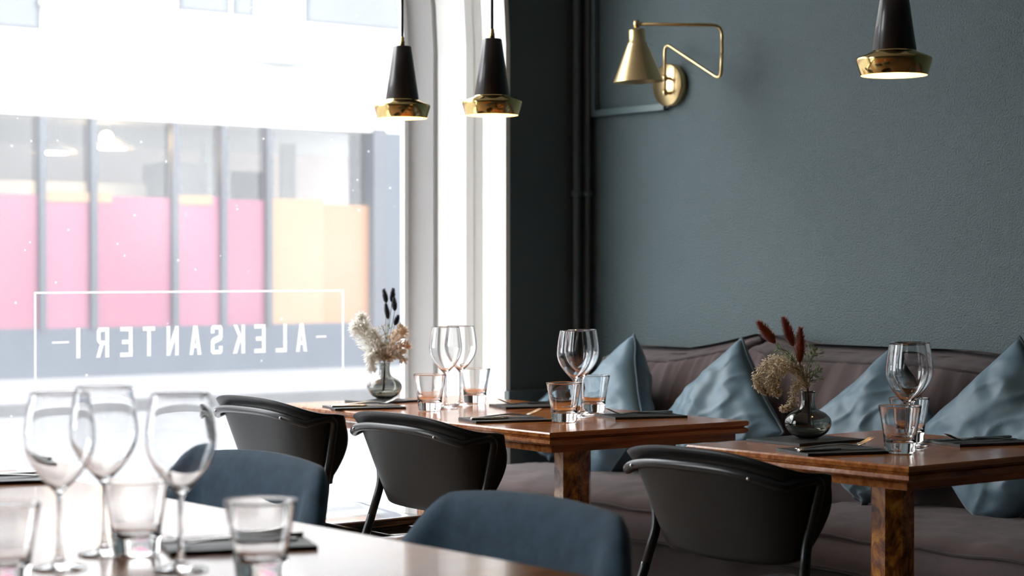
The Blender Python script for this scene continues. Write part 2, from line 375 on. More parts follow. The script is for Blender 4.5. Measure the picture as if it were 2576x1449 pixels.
for ch, y in zip('ALEKSANTERI', (-.995, -1.077, -1.162, -1.243, -1.330, -1.411, -1.496, -1.583, -1.665, -1.749, -1.835)): letter(ch, y)
Y1, Y0 = -.821 + .99, -1.986 + .99
for (a, b, c, d_) in ((Y0, Y1, 1.064, 1.070), (Y0, Y0 + .0065, .754, 1.064), (Y1 - .0065, Y1, .754, 1.064), (Y0, Y1, .748, .754)):
    box('frame_line', 0, .0012, a, b, c, d_, 'window_vinyl', sg)
box('dash', 0, .0012, -.935 + .99, -.895 + .99, .904, .910, 'window_vinyl', sg); box('dash', 0, .0012, -1.925 + .99, -1.868 + .99, .906, .912, 'window_vinyl', sg)

# ------------------------------------------------------------------ pipes in the corner
def pipe(label, x, y, r=.0125):
    t = thing('heating_pipe', label, 'pipe', (x, y, 0), 0, 'painted pipes in the corner')
    tube('pipe_run', [(0, 0, .01), (0, 0, 1.2), (0, 0, RZ)], r, 'teal_panel', t, 12)
    for z in (1.415, 2.6):
        V, F = latheg([(r, -.012), (r + .006, -.010), (r + .006, .010), (r, .012)], 14); mk('clamp', V, F, 'teal_panel', t, loc=(0, 0, z))
        tube('bracket', [(0, 0, z), (-x * .9, 0, z)] if x < .034 else [(0, 0, z), (0, -y * .95, z)], .005, 'teal_panel', t, 8)
pipe('dark painted pipe on the window side of the corner', .030, -.078)
pipe('dark painted pipe right in the wall corner', .036, -.032)
t = thing('cable_trunking', 'thin teal cable trunking running to the brass wall lamp', 'trunking', (.055, 0, 0))
box('vertical_run', -.011, .011, -.024, 0, 1.69, RZ, 'teal_trunk', t, .002); box('horizontal_run', .011, .375, -.024, 0, 1.69, 1.714, 'teal_trunk', t, .002)
tube('cable_end', [(.37, -.012, 1.70), (.40, -.014, 1.705), (.405, -.014, 1.735)], .006, 'teal_panel', t, 8)

# ------------------------------------------------------------------ brass wall lamp
L0 = thing('wall_lamp', 'brass swing arm wall lamp with cone shade on the teal wall', 'wall lamp', (.452, 0, 1.775))
V, F = latheg([(0, 0), (.071, 0), (.073, .003), (.073, .026), (.070, .030), (0, .030)], 48); mk('back_plate', V, F, 'brass_brushed', L0, rot=(PI / 2, 0, 0))
bp = Vector((.452, 0, 1.775))
q = lambda x, y, z: Vector((x, y, z)) - bp
tube('mount_rod', [q(.478, -.062, 1.735), q(.478, -.062, 1.84)], .0055, 'brass_brushed', L0)
for z in (1.745, 1.795):
    tube('bracket', [q(.470, -.028, z), q(.478, -.062, z)], .006, 'brass_brushed', L0); 
    V, F = latheg([(0, -.010), (.0085, -.010), (.0085, .010), (0, .010)], 14); mk('collar', V, F, 'brass_brushed', L0, loc=q(.478, -.062, z))
tube('lower_arm', roundpath([q(.478, -.062, 1.80), q(.478, -.062, 1.915), q(.775, -.085, 1.764), q(.782, -.088, 1.86)], .035), .0058, 'brass_brushed', L0)
tube('upper_arm', roundpath([q(.782, -.088, 1.85), q(.783, -.088, 1.944), q(.632, -.33, 1.944)], .035), .0058, 'brass_brushed', L0)
hd = q(.632, -.33, 1.944)
V, F = latheg([(0, -.014), (.009, -.012), (.011, 0), (.009, .012), (0, .014)], 16); mk('joint', V, F, 'brass_brushed', L0, loc=hd)
sh = [(0, -.018), (.026, -.018), (.027, -.024), (.028, -.058), (.031, -.060), (.033, -.066), (.082, -.188), (.0835, -.190), (.0815, -.190), (.031, -.068), (.024, -.058), (0, -.056)]
V, F = latheg(list(reversed(sh)), 56); mk('cone_shade', V, F, 'brass_brushed', L0, loc=hd, rot=(.03, -.02, 0))

# ------------------------------------------------------------------ pendants
def pendant(label, x, y, z):
    t = thing('pendant_lamp', label, 'pendant lamp', (x, y, z), 0, 'black and brass pendant lamps')
    lathe('cone_body', list(reversed([(0, .2185), (.0255, .2185), (.0275, .216), (.0508, .056), (.049, .054), (.0255, .212), (0, .213)])), 'brown_lacquer', t, 56)
    lathe('brass_ring', list(reversed([(.047, .060), (.0525, .0545), (.0545, .0525), (.083, .0415), (.086, .038), (.0855, .033), (.0765, .001), (.075, 0)])), 'brass_polished', t, 64)
    lathe('inner_reflector', [(.075, 0), (.0835, .033), (.0825, .0375), (.053, .051), (.044, .066), (0, .068)], 'shade_inside', t, 64)
    lathe('cord_grip', list(reversed([(0, .248), (.0045, .248), (.006, .244), (.006, .236), (.0075, .234), (.0075, .218), (0, .218)])), 'brass_polished', t, 20)
    tube('cord', [(0, 0, .244), (0, 0, .6), (0, 0, RZ - z)], .0038, 'cord_black', t, 8)
    lathe('bulb', [(0, .012), (.012, .014), (.020, .022), (.022, .032), (.017, .046), (.012, .06), (.012, .066)], 'bulb_light', t, 20)
    lathe('ceiling_rose', [(.05, RZ - z), (.05, RZ - z - .02), (.006, RZ - z - .03), (0, RZ - z - .03)], 'brass_polished', t, 30)
pendant('black and brass pendant lamp leftmost, before the bright window', .537, -1.20, 1.600)
pendant('black and brass pendant lamp before the white window frame', .982, -1.20, 1.582)
pendant('black and brass pendant lamp at right before the teal wall', 2.474, -1.20, 1.582)

# ------------------------------------------------------------------ sofa bench
sf = thing('sofa_bench', 'long mauve brown upholstered bench along the teal wall', 'sofa', (0, 0, 0))
SX0, SX1, SF = .06, 3.9, -.80
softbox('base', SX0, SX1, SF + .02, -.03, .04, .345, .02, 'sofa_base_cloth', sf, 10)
for x in (.3, 1.4, 2.6, 3.75):
    for y in (SF + .08, -.12): lathe('leg', [(0, 0), (.02, 0), (.025, .05), (0, .05)], 'black_tube', sf, 14, loc=(x, y, 0))
def wr(p, s=1.0):
    return noise.noise(Vector((p.x * 9, p.y * 26, p.z * 9)) * s) * .5 + noise.noise(Vector((p.x * 22 + 3, p.y * 9, p.z * 8)) * s) * .5
def seat_shape(xa, xb):
    def f(p, n):
        u = (p.x - xa) / (xb - xa); v = (p.y - SF) / .62
        if p.z > .39: p.z += .045 * (max(0, 4 * u * (1 - u)) ** .5) * (max(0, 4 * v * (1 - v) + .2)) ** .6 + .009 * wr(p)
        if p.y < SF + .05: p.y -= .018 * math.sin(PI * max(0, min(1, (p.z - .34) / .1)))
        return p
    return f
for xa, xb in ((SX0, 1.52), (1.53, 2.99), (3.0, SX1)):
    s_ = softbox('seat_cushion', xa, xb, SF, -.17, .345, .448, .022, 'sofa_cloth', sf, 64, seat_shape(xa, xb))
    for z in (.440, .352):
        P = [(xa + .02 + (xb - xa - .04) * i / 24, SF - .004, z + .004 * math.sin(i * 1.3)) for i in range(25)]
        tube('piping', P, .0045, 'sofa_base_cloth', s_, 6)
def back_shape(xa, xb, zl, zm, zr, ul=.25, ur=.3):
    def f(p, n):
        u = (p.x - xa) / (xb - xa); h = (p.z - .44) / .44
        top = (zl + (zm - zl) * max(0, min(1, u / ul)) ** .8) if u < ul else (zm + (zr - zm) * max(0, (u - 1 + ur) / ur) ** 1.3)
        crown = sm((p.y + .33) / .12) * .03 * sm((h - .7) / .3)
        fold = noise.noise(Vector((p.x * 15 + p.z * 3, p.z * 3.5, 1.7))) * .030 * sm((h - .15) / .6) + noise.noise(Vector((p.x * 38, p.z * 6, 4))) * .010 * sm((h - .45) / .4)
        p.z = .44 + h * (top - .44 - .02) + crown
        p.y += .13 * h - .055 * math.sin(PI * max(0, min(1, h))) * (.6 + .4 * math.sin(PI * u)) if p.y < -.2 else .06 * h
        if p.y < -.15: p.y += fold
        return p
    return f
for xa, xb, zl, zm, zr, ul, ur in ((.33, 1.015, .872, .868, .932, .2, .55), (1.03, 2.06, .932, .897, .872, .16, .28), (2.07, 3.10, .90, .90, .91, .2, .2), (3.11, 3.9, .9, .9, .9, .2, .2)):
    bshape = back_shape(xa, xb, zl, zm, zr, ul, ur)
    c_ = softbox('back_cushion', xa, xb, -.36, -.10, .44, .88, .035, 'sofa_cloth', sf, 74, bshape)
    P = [bshape(Vector((xa + .03 + (xb - xa - .06) * i / 30, -.352, .866)), None) for i in range(31)]
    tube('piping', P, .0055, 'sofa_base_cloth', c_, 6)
    P = [bshape(Vector((xa + .03 + (xb - xa - .06) * i / 30, -.11, .874)), None) for i in range(31)]
    tube('piping', P, .0055, 'sofa_cloth', c_, 6)

# ------------------------------------------------------------------ pillows
def pillow(label, loc, hd, lean, yaw, tilt=0.0, seed=0, T=.085, name='throw_pillow', squash=.10):
    o = bpy.data.objects.new(name, None); C.objects.link(o); o.location = loc; o.rotation_euler = (lean, tilt, yaw)
    tag(o, label, 'pillow', 'blue grey pillows on the bench')
    n = 60; a = hd / math.sqrt(2)
    def pt(u, v, side):
        e = (1 - u * u) * (1 - v * v); t = T * (max(0, e) ** .42)
        uu = u * (1 - .07 * (1 - v * v)); vv = v * (1 - .07 * (1 - u * u))
        x, z = (uu - vv) * a / math.sqrt(2) * 1.0, (uu + vv) * a / math.sqrt(2) * 1.0
        r_ = math.hypot(u, v)
        w = noise.noise(Vector((x * 11 + seed * 7, z * 5, side * 3.1 + seed))) * .022 + noise.noise(Vector((x * 20 + z * 14, z * 22 - x * 9, seed + side))) * .006 + .006 * (1 - abs(noise.noise(Vector((x * 9 - z * 13, x * 7 + z * 6, seed * 3 + side)))) * 2) ** 3
        y = -side * (t + w * min(1, e * 4)) + .010 * noise.noise(Vector((u * 2, v * 2, seed)))
        if z < -hd * .62:      # the lower corner is pressed and crumpled on the seat
            k = sm((-z - hd * .62) / (hd * .38)); z += k * hd * squash * 1.5; y += k * .012 * math.sin(x * 150 + seed); x += k * .006 * math.sin(y * 170)
        return Vector((x, y, z))
    g = [-1 + 2 * i / n for i in range(n + 1)]
    V, F = shelled([[pt(u, v, 1) for v in g] for u in g], [[pt(u, v, -1) for v in g] for u in g])
    mk('cover', V, F, 'pillow_satin', o)
    rim = [pt(-1, v, 0) for v in g] + [pt(u, 1, 0) for u in g[1:]] + [pt(1, v, 0) for v in reversed(g[:-1])] + [pt(u, -1, 0) for u in reversed(g[1:-1])]
    tube('piping', rim, .0042, 'pillow_piping', o, 6, True)
    return o
pillow('blue grey pillow lying low behind the table, nearest the window', (.135, -.28, .595), .14, -.15, .9, .1, 9, .05)
pillow('blue grey pillow nearest the corner pipes, half in shade', (.655, -.45, .664), .275, -.24, -.36, .05, 1, .11)
pillow('blue grey pillow behind the end of the middle table', (1.135, -.43, .672), .27, -.26, -.05, .04, 2, .095)
pillow('blue grey pillow behind the glasses of the right table', (1.77, -.45, .685), .25, -.25, .1, .05, 3, .09)
pillow('dark piped blue grey pillow at the right edge of the bench', (2.19, -.43, .685), .285, -.22, .1, .02, 4, .09)

# ------------------------------------------------------------------ tables
def top_part(t, w, d, zt, name='table_top'):
    prof = [(0, 0), (.003, -.004), (.002, -.012), (-.006, -.015), (-.006, -.017), (.001, -.020), (.002, -.028), (-.004, -.033)]
    V = []; F = []; k = len(prof)
    for o_, z in prof:
        V += [(sx * (w / 2 + o_), sy * (d / 2 + o_), zt + z) for sx, sy in ((-1, -1), (1, -1), (1, 1), (-1, 1))]
    for i in range(k - 1):
        for j in range(4): l = (j + 1) % 4; F.append((i * 4 + l, i * 4 + j, (i + 1) * 4 + j, (i + 1) * 4 + l))
    F.append((0, 1, 2, 3)); F.append(tuple((k - 1) * 4 + j for j in (3, 2, 1, 0)))
    return mk(name, V, F, 'mahogany', t, False)
def table(label, x, y, w=.655, d=.655, rz=0):
    t = thing('dining_table', label, 'table', (x, y, 0), rz, 'mahogany pedestal tables')
    top_part(t, w, d, .74)
    box('apron_board', -w / 2 + .022, w / 2 - .022, -d / 2 + .022, d / 2 - .022, .687, .708, 'mahogany', t, .002)
    V, F = latheg([(0, .02), (.0508, .02), (.0508, .687), (0, .687)], 8)
    mk('column', V, F, 'flame_veneer', t, False, rot=(0, 0, PI / 8))
    bpv = [(0, .022), (.06, .022), (.19, .014), (.205, .008), (.205, 0), (0, 0)]
    lathe('base_plate', list(reversed(bpv)), 'black_tube', t, 40)
    return t
TA2 = table('small mahogany table by the window with the pale flowers', .743, -1.232, .66, .66, math.radians(-2))
TA1 = table('middle mahogany table with two wine glasses before the dark corner', 1.405, -1.255, .66, .66, math.radians(-2))
TB = table('mahogany table at right with the rust coloured flowers', 2.499, -1.232, .65)
tf = thing('dining_table', 'large glossy foreground table reflecting the window light', 'table', (2.80, -3.42, 0))
top_part(tf, 2.1, .82, .74)
box('apron_board', -1.02, 1.02, -.38, .38, .687, .708, 'mahogany', tf, .002)
for x in (-.55, .55):
    V, F = latheg([(0, .02), (.0508, .02), (.0508, .687), (0, .687)], 8); mk('column', V, F, 'flame_veneer', tf, False, loc=(x, 0, 0), rot=(0, 0, PI / 8))
    lathe('base_plate', [(0, 0), (.24, 0), (.24, .008), (.22, .014), (.06, .022), (0, .022)], 'black_tube', tf, 40, loc=(x, 0, 0))

# ------------------------------------------------------------------ black shell chairs
def uplan(a, b, n=2.6, N=44, arm=0):
    P = []
    for i in range(N + 1):
        th = PI * i / N; c, s = math.cos(th), math.sin(th)
        P.append((-a * math.copysign(abs(c) ** (2 / n), c), -b * abs(s) ** (2 / n)))
    if arm: P = [(-a, arm * (4 - i) / 4) for i in range(4)] + P + [(a, arm * (i + 1) / 4) for i in range(4)]
    return P
def shell_chair(label, x, y, rz=0, dz=0.0):
    t = thing('shell_chair', label, 'chair', (x, y, 0), rz, 'black shell chairs at the tables')
    M_ = 18; grid = []
    for k in range(M_ + 1):
        h = k / M_; a = .198 + .054 * h ** .9 + .008 * sm((h - .86) / .14); b = .050 + .067 * h + .012 * sm((h - .86) / .14)
        row = []
        for px, py in uplan(a, b, arm=.045 * max(.1, 1 - ((h - .62) / .55) ** 2)):
            s_ = abs(px) / a; e_ = max(0, (py + .015) / .067)
            zt = .775 + dz - .040 * s_ ** 3 - .018 * e_ ** 2; zb_ = .545 + .006 * s_ ** 2 + .012 * s_ ** 8 + .02 * e_ ** 2
            z = zb_ + (zt - zb_) * h
            row.append(Vector((px, py - .03 - .02 * h, z)))
        grid.append(row)
    inner = [[p + Vector((-p.x * .035, .009, 0)) for p in r_] for r_ in grid]
    V, F = shelled(grid, inner); s_ = mk('back_shell', V, F, 'black_shell', t)
    # rail that follows the shell below its rim, folds down at both ends and runs on as the rear legs
    a, b = .255, .120; R = []
    for px, py in uplan(a, b, 2.6, 30):
        R.append(Vector((px * 1.01, py - .055, .738 + dz - .040 * (abs(px) / a) ** 3)))
    kn = lambda s: [Vector((s * .252, -.045, .692 + dz)), Vector((s * .216, -.050, .600)), Vector((s * .232, -.075, .50)), Vector((s * .285, -.235, .0))]
    Lk, Rk = kn(-1), kn(1)
    full = roundpath([Lk[2], Lk[1], Lk[0]], .03, 5)[:-1] + roundpath([Lk[0] + Vector((.004, .002, -.010)), Lk[0] + Vector((-.004, -.012, .034)), R[5]], .05, 6)[1:-1] + R[5:-5] + roundpath([R[-6], Rk[0] + Vector((.004, -.012, .034)), Rk[0] + Vector((-.004, .002, -.010))], .05, 6)[1:-1] + roundpath([Rk[0], Rk[1], Rk[2]], .03, 5)[1:]
    rail = tube('frame_rail', full, .0105, 'black_tube', t, 12)
    for s, K in ((-1, Lk), (1, Rk)):
        tube('leg', [K[2] + (K[1] - K[2]).normalized() * .012, K[2], (K[2] + K[3]) / 2, K[3]], .0108, 'black_tube', t, 12)
        tube('leg', roundpath([(s * .20, .10, .425), (s * .225, .25, .425), (s * .265, .33, 0)], .05), .0105, 'black_tube', t, 12)
        tube('side_rail', [(s * .232, -.075, .46), (s * .22, .05, .43), (s * .21, .12, .425)], .009, 'black_tube', t, 10)
    for px, py in ((-.165, 0), (.165, 0)):
        k = min(R, key=lambda p: abs(p.x - px)); V, F = latheg([(0, .004), (.003, .003), (.004, 0)], 10); mk('screw', V, F, 'screw_steel', rail, loc=k + Vector((0, -.0105, -.002)), rot=(PI / 2, 0, 0))
    def seatf(p, n): p.z -= .012 * max(0, 1 - (p.x / .2) ** 2) * (1 if p.z > .44 else .6); return p
    softbox('seat', -.215, .215, -.10, .34, .43, .458, .012, 'black_seat', t, 14, seatf)
    return t
shell_chair('black shell chair at the window end of the table row', .800, -1.735, 0, .022)
shell_chair('black shell chair in the middle with light behind its legs', 1.49, -1.735, 0, .016)
shell_chair('black shell chair at the table with the rust coloured flowers', 2.553, -1.75, 0, .006)

# ------------------------------------------------------------------ blue felt chairs at the foreground table
def felt_chair(label, x, y, rz=0, dz=0):
    t = thing('felt_chair', label, 'chair', (x, y, 0), rz, 'blue felt chairs at the foreground table')
    # seen from the table: sitter faces -Y; back panel flat in the middle, wings swing forward and drop
    prof = []; N_ = 46
    for i in range(N_ + 1):
        s = -1 + 2 * i / N_; q_ = abs(s)
        L_ = q_ * .395                                   # arc length from the middle
        if L_ < .20: px, py = L_, -.012 * (L_ / .20) ** 2
        else:
            e = L_ - .20; R_ = .09; an = min(e / R_, .55); px = .20 + R_ * math.sin(an + .14) - R_ * math.sin(.14); py = -.012 - R_ * (math.cos(.14) - math.cos(an + .14))
            rest = max(0, e - R_ * .55); px += rest * math.cos(.69); py -= rest * math.sin(.69)
        drop = .145 * sm((L_ - .215) / .19)
        prof.append((math.copysign(px, s), py, .772 + dz - drop - .006 * (L_ / .15) ** 2))
    G0 = []; G1 = []; M_ = 20
    for k in range(M_ + 1):
        h = k / M_; r0 = []; r1 = []
        for i, (px, py, zt) in enumerate(prof):
            j0, j1 = prof[max(0, i - 1)], prof[min(N_, i + 1)]; tx, ty = j1[0] - j0[0], j1[1] - j0[1]; l = math.hypot(tx, ty); nx, ny = ty / l, -tx / l
            th = .024 * (1 - max(0, (h - .86) / .14) ** 2 * .75) * (1 - max(0, (abs(-1 + 2 * i / N_) - .93) / .07) ** 2 * .6)
            sc = .80 + .20 * h; z = .42 + (zt - .42) * h; yb = py - .06 * (1 - h) + .0
            r0.append(Vector((px * sc + nx * th, yb + ny * th, z))); r1.append(Vector((px * sc - nx * th, yb - ny * th, z)))
        G0.append(r0); G1.append(r1)
    V, F = shelled(G0, G1); mk('back_shell', V, F, 'chair_felt', t)
    softbox('seat', -.23, .23, -.46, -.04, .40, .47, .03, 'chair_felt', t, 12)
    for sx in (-1, 1):
        for y0, y1 in ((-.10, -.01), (-.40, -.46)): tube('leg', [(sx * .19, y0, .41), (sx * .22, y1, 0)], [.014, .009], 'black_tube', t, 12)
    return t
felt_chair('blue felt armchair in front, largest, tucked under the foreground table', 2.912, -2.60, 0, -.008)
felt_chair('blue felt armchair further back, partly behind the foreground glasses', 2.05, -2.60, 0, .002)

# ------------------------------------------------------------------ glasses
def wine_meshes():
    ob = [(.0042, .098), (.0075, .103), (.0135, .1095), (.0240, .1205), (.0340, .1335), (.0420, .148), (.0464, .163), (.0473, .177), (.0458, .195), (.0430, .214), (.0397, .2335), (.0393, .2345)]
    ib = [(.0385, .2343), (.0387, .2330), (.0420, .214), (.0448, .195), (.0463, .177), (.0453, .163), (.0408, .1485), (.0328, .1345), (.0226, .1222), (.0115, .1122), (.0050, .1085), (0, .1078)]
    def smooth(P): 
        Q = spline([(r, 0, z) for r, z in P], 3); return [(max(0, p.x), p.z) for p in Q]
    bowl = latheg(smooth(ob) + smooth(ib), 48)
    stem = latheg([(.0058, .014), (.0044, .022), (.0036, .035), (.0034, .065), (.0037, .088), (.0042, .098)], 24)
    foot = latheg([(0, .0004), (.034, .0004), (.0362, .0010), (.0365, .0022), (.033, .0035), (.020, .0058), (.010, .0092), (.0058, .014)], 48)
    return bowl, stem, foot
def tumbler_mesh():
    P = [(0, .0015), (.027, .0012), (.0315, .002), (.0328, .006), (.0338, .022), (.0352, .0255), (.0346, .030), (.0366, .045), (.0405, .070), (.0462, .100), (.0469, .1030), (.0466, .1040)]
    I = [(.0456, .1038), (.0450, .1025), (.0390, .070), (.0346, .045), (.0322, .033), (.029, .0265), (.020, .0245), (0, .0245)]
    return latheg(P + I, 56)
def set_mesh(name, VF, m, parent): return mk(name, VF[0], VF[1], m, parent)
bw, stm, ft = wine_meshes()
wine0 = thing('wine_glass', 'x', 'wine glass'); set_mesh('bowl', bw, 'clear_glass', wine0); set_mesh('stem', stm, 'clear_glass', wine0); set_mesh('foot', ft, 'clear_glass', wine0)
tum0 = set_mesh('tumbler', tumbler_mesh(), 'clear_glass', None); tag(tum0, 'x', 'tumbler')
TZ = .7402
first = {'w': True, 't': True}
def wine(label, x, y):
    if first['w']: first['w'] = False; wine0.location = (x, y, TZ); tag(wine0, label, None, 'wine glasses on the tables'); return
    dup(wine0, label, (x, y, TZ), random.uniform(0, 6), 'wine glasses on the tables')
def tum(label, x, y):
    if first['t']: first['t'] = False; tum0.location = (x, y, TZ); tag(tum0, label, None, 'water tumblers on the tables'); return
    dup(tum0, label, (x, y, TZ), random.uniform(0, 6), 'water tumblers on the tables')
wine('wine glass left of the overlapping pair on the middle table', 1.374, -1.222)
wine('wine glass right of the overlapping pair on the middle table', 1.311, -1.142)
tum('front tumbler on the middle table, nearest the table corner', 1.483, -1.350)
tum('rear tumbler on the middle table, half behind the front one', 1.260, -1.057)
wine('front wine glass on the window table beside the pale flowers', .874, -1.286)
wine('rear wine glass on the window table before the white frame', .814, -1.187)
tum('front tumbler on the window table right of the pale flowers', .924, -1.379)
tum('rear tumbler on the window table before the white frame', .743, -1.080)
wine('front wine glass on the right table, its bowl above the tumblers', 2.570, -1.266)
wine('rear wine glass on the right table, hidden behind the front one', 2.516, -1.185)
tum('front tumbler on the right table before the wine glasses', 2.620, -1.348)
tum('rear tumbler on the right table, mostly hidden by the front one', 2.453, -1.120)
wine('blurred foreground wine glass furthest left', 3.027, -3.521)
wine('blurred foreground wine glass in the middle of the three', 2.945, -3.414)
wine('blurred foreground wine glass furthest right, before the felt chair', 3.143, -3.402)
tum('blurred foreground tumbler at right, largest glass in the picture', 3.285, -3.365)
tum('blurred foreground tumbler between the foreground wine glasses', 2.973, -3.379)
tum('blurred foreground tumbler cut by the left picture edge', 3.115, -3.640)

# ------------------------------------------------------------------ slates and cutlery
def slate(label, cx, cy, rz, w=.15, d=.21, z=TZ, th=.006, name='slate_plate', seed=0):
    rnd = random.Random(seed); P = []
    cor = [(-w / 2, -d / 2), (w / 2, -d / 2), (w / 2, d / 2), (-w / 2, d / 2)]
    for (a, b) in zip(cor, cor[1:] + cor[:1]):
        for i in range(8):
            t_ = i / 8; j = 0 if i == 0 else rnd.uniform(-.0012, .0012); P.append((a[0] + (b[0] - a[0]) * t_ + j, a[1] + (b[1] - a[1]) * t_ + j))
    n = len(P); V = [(x, y, 0) for x, y in P] + [(x * .993, y * .995, th + rnd.uniform(-.0004, .0004)) for x, y in P]
    F = [tuple(range(n - 1, -1, -1)), tuple(range(n, 2 * n))] + [(i, (i + 1) % n, n + (i + 1) % n, n + i) for i in range(n)]
    o = mk(name, V, F, 'slate', None, False, loc=(cx, cy, z), rot=(0, 0, rz)); return tag(o, label, 'slate', 'slates on the tables')
def ribbon(sec):
    """sections: (s along y, half width, z centre, half thickness)"""
    V = []; F = []
    for y, hw, z, ht in sec:
        V += [(-hw, y, z - ht * .4), (0, y, z - ht), (hw, y, z - ht * .4), (hw, y, z + ht * .4), (0, y, z + ht), (-hw, y, z + ht * .4)]
    for i in range(len(sec) - 1):
        for j in range(6): l = (j + 1) % 6; F.append((i * 6 + j, i * 6 + l, (i + 1) * 6 + l, (i + 1) * 6 + j))
    F.append(tuple(range(5, -1, -1))); F.append(tuple((len(sec) - 1) * 6 + j for j in range(6))); return V, F
def rib_spline(sec, per=5):
    a = spline([(s[0], s[1], s[2]) for s in sec], per); b = spline([(s[3], 0, 0) for s in sec], per)
    return ribbon([(p.x, p.y, p.z, q_.x) for p, q_ in zip(a, b)])
fork0 = thing('fork', 'x', 'fork'); 
V, F = rib_spline([(-.10, .0075, .003, .0016), (-.085, .0085, .0035, .0018), (-.03, .0055, .0075, .0020), (.015, .0035, .0090, .0020), (.045, .0032, .0065, .0018), (.06, .009, .006, .0014), (.068, .0115, .008, .0012)])
mk('handle', V, F, 'steel', fork0)
for k in range(4):
    x = -.0085 + k * .00567
    V, F = rib_spline([(.067, .0018, .008, .0011), (.08, .0016, .0125, .001), (.095, .0013, .019, .0008), (.103, .0007, .0225, .0005)]); V = [(v[0] + x, v[1], v[2]) for v in V]
    mk('tine', V, F, 'steel', fork0)
knife0 = thing('knife', 'x', 'knife')
V, F = rib_spline([(-.105, .006, .004, .003), (-.095, .0078, .004, .0036), (-.02, .0062, .004, .0034), (.0, .0045, .004, .003)]); mk('handle', V, F, 'steel', knife0)
V, F = rib_spline([(-.002, .0045, .004, .0026), (.012, .0085, .0035, .0012), (.07, .0095, .003, .0009), (.10, .006, .0028, .0007), (.112, .001, .0026, .0005)]); mk('blade', V, F, 'steel', knife0)
cf = {'f': True, 'k': True}
def cut(kind, label, x, y, rz, z):
    p = fork0 if kind == 'f' else knife0; g = 'forks on the slates' if kind == 'f' else 'knives on the slates'
    if cf[kind]: cf[kind] = False; p.location = (x, y, z); p.rotation_euler = (0, 0, rz); tag(p, label, None, g); return
    dup(p, label, (x, y, z), rz, g)
def setting(where, cx, cy, rz, flip=False, seed=0):
    slate('dark slate with fork and knife ' + where, cx, cy, rz, seed=seed)
    c, s = math.cos(rz), math.sin(rz); f = -1 if flip else 1
    for kind, off, along, nm in (('f', -.022, .012, 'steel fork on the slate '), ('k', .028, 0, 'steel knife on the slate ')):
        ox, oy = off * f, along * f
        cut(kind, nm + where, cx + c * ox - s * oy, cy + s * ox + c * oy, rz + (PI if flip else 0) + (.10 if kind == 'f' else .03), TZ + .0056)
setting('in front of the chair at the right table', 2.51, -1.436, -.33, False, 1)
setting('on the bench side of the right table', 2.565, -1.005, -.30, True, 2)
setting('in front of the middle shell chair', 1.345, -1.440, -.33, False, 3)
setting('on the bench side of the middle table', 1.468, -1.065, -.34, True, 4)
setting('in front of the shell chair at the window table', .715, -1.462, -.33, False, 5)
setting('on the bench side of the window table', .975, -1.05, -.33, True, 6)
setting('on the foreground table behind the large tumbler', 2.985, -3.225, -.36, True, 7)
setting('at the far left of the foreground table', 1.93, -3.13, -.3, True, 8)
SV1 = slate('square dark slate under the vase with rust coloured flowers', 2.283, -1.285, -.03, .175, .215, seed=11)
SV2 = slate('square dark slate under the vase with pale flowers', .53, -1.27, .15, .15, .17, seed=12)

# ------------------------------------------------------------------ vases with dried flowers
def vase(label, x, y, z):
    t = thing('bud_vase', label, 'vase', (x, y, z), 0, 'squat smoked glass vases')
    ob = [(0, .001), (.020, .0008), (.027, .003), (.042, .012), (.0515, .025), (.0543, .036), (.051, .048), (.040, .059), (.026, .066), (.0185, .073), (.0160, .085), (.0160, .098), (.0178, .1095)]
    ib = [(.0166, .1092), (.0146, .098), (.0146, .085), (.0170, .0725), (.0245, .0648), (.0385, .0575), (.0492, .047), (.0523, .036), (.0496, .026), (.0405, .0145), (.026, .0065), (.019, .0052), (0, .0050)]
    f = lambda P: [(max(0, p.x), p.z) for p in spline([(r, 0, zz) for r, zz in P], 3)]
    lathe('glass_body', f(ob) + f(ib), 'smoke_glass', t, 56)
    wb = [(0, .0054), (.019, .0056), (.0258, .0069), (.0402, .0149), (.0470, .0225), (.0468, .0230), (0, .0229)]
    lathe('water', wb, 'water', t, 48)
    return t
VB = (2.278, -1.272, TZ + .0064); VA = (.492, -1.235, TZ + .0064)
vase('smoked glass vase with rust coloured flowers on the right table', *VB)
vase('smoked glass vase with pale flowers on the window table', *VA)
RT = Vector((.6211, .7837, 0)); UP = Vector((0, 0, 1)); DP = Vector((-.7837, .6211, 0))
def stem_pts(base, tip, bend=(0, 0)):
    """stem from inside the vase to a tip given in metres across / up / deep from the vase foot"""
    b = Vector(base); neck = b + UP * .104
    T_ = b + RT * tip[0] + UP * tip[1] + DP * tip[2]
    d_ = (T_ - neck); side = RT * bend[0] + UP * bend[1]
    foot = neck - (RT * tip[0] * .18 + DP * tip[2] * .18) - UP * .082
    return spline([foot, neck + (RT * tip[0] + DP * tip[2]) * .02, neck + d_ * .5 + side, T_], 6)
def oriented(P, a):
    d = (P[-1] - P[-2]).normalized(); return d
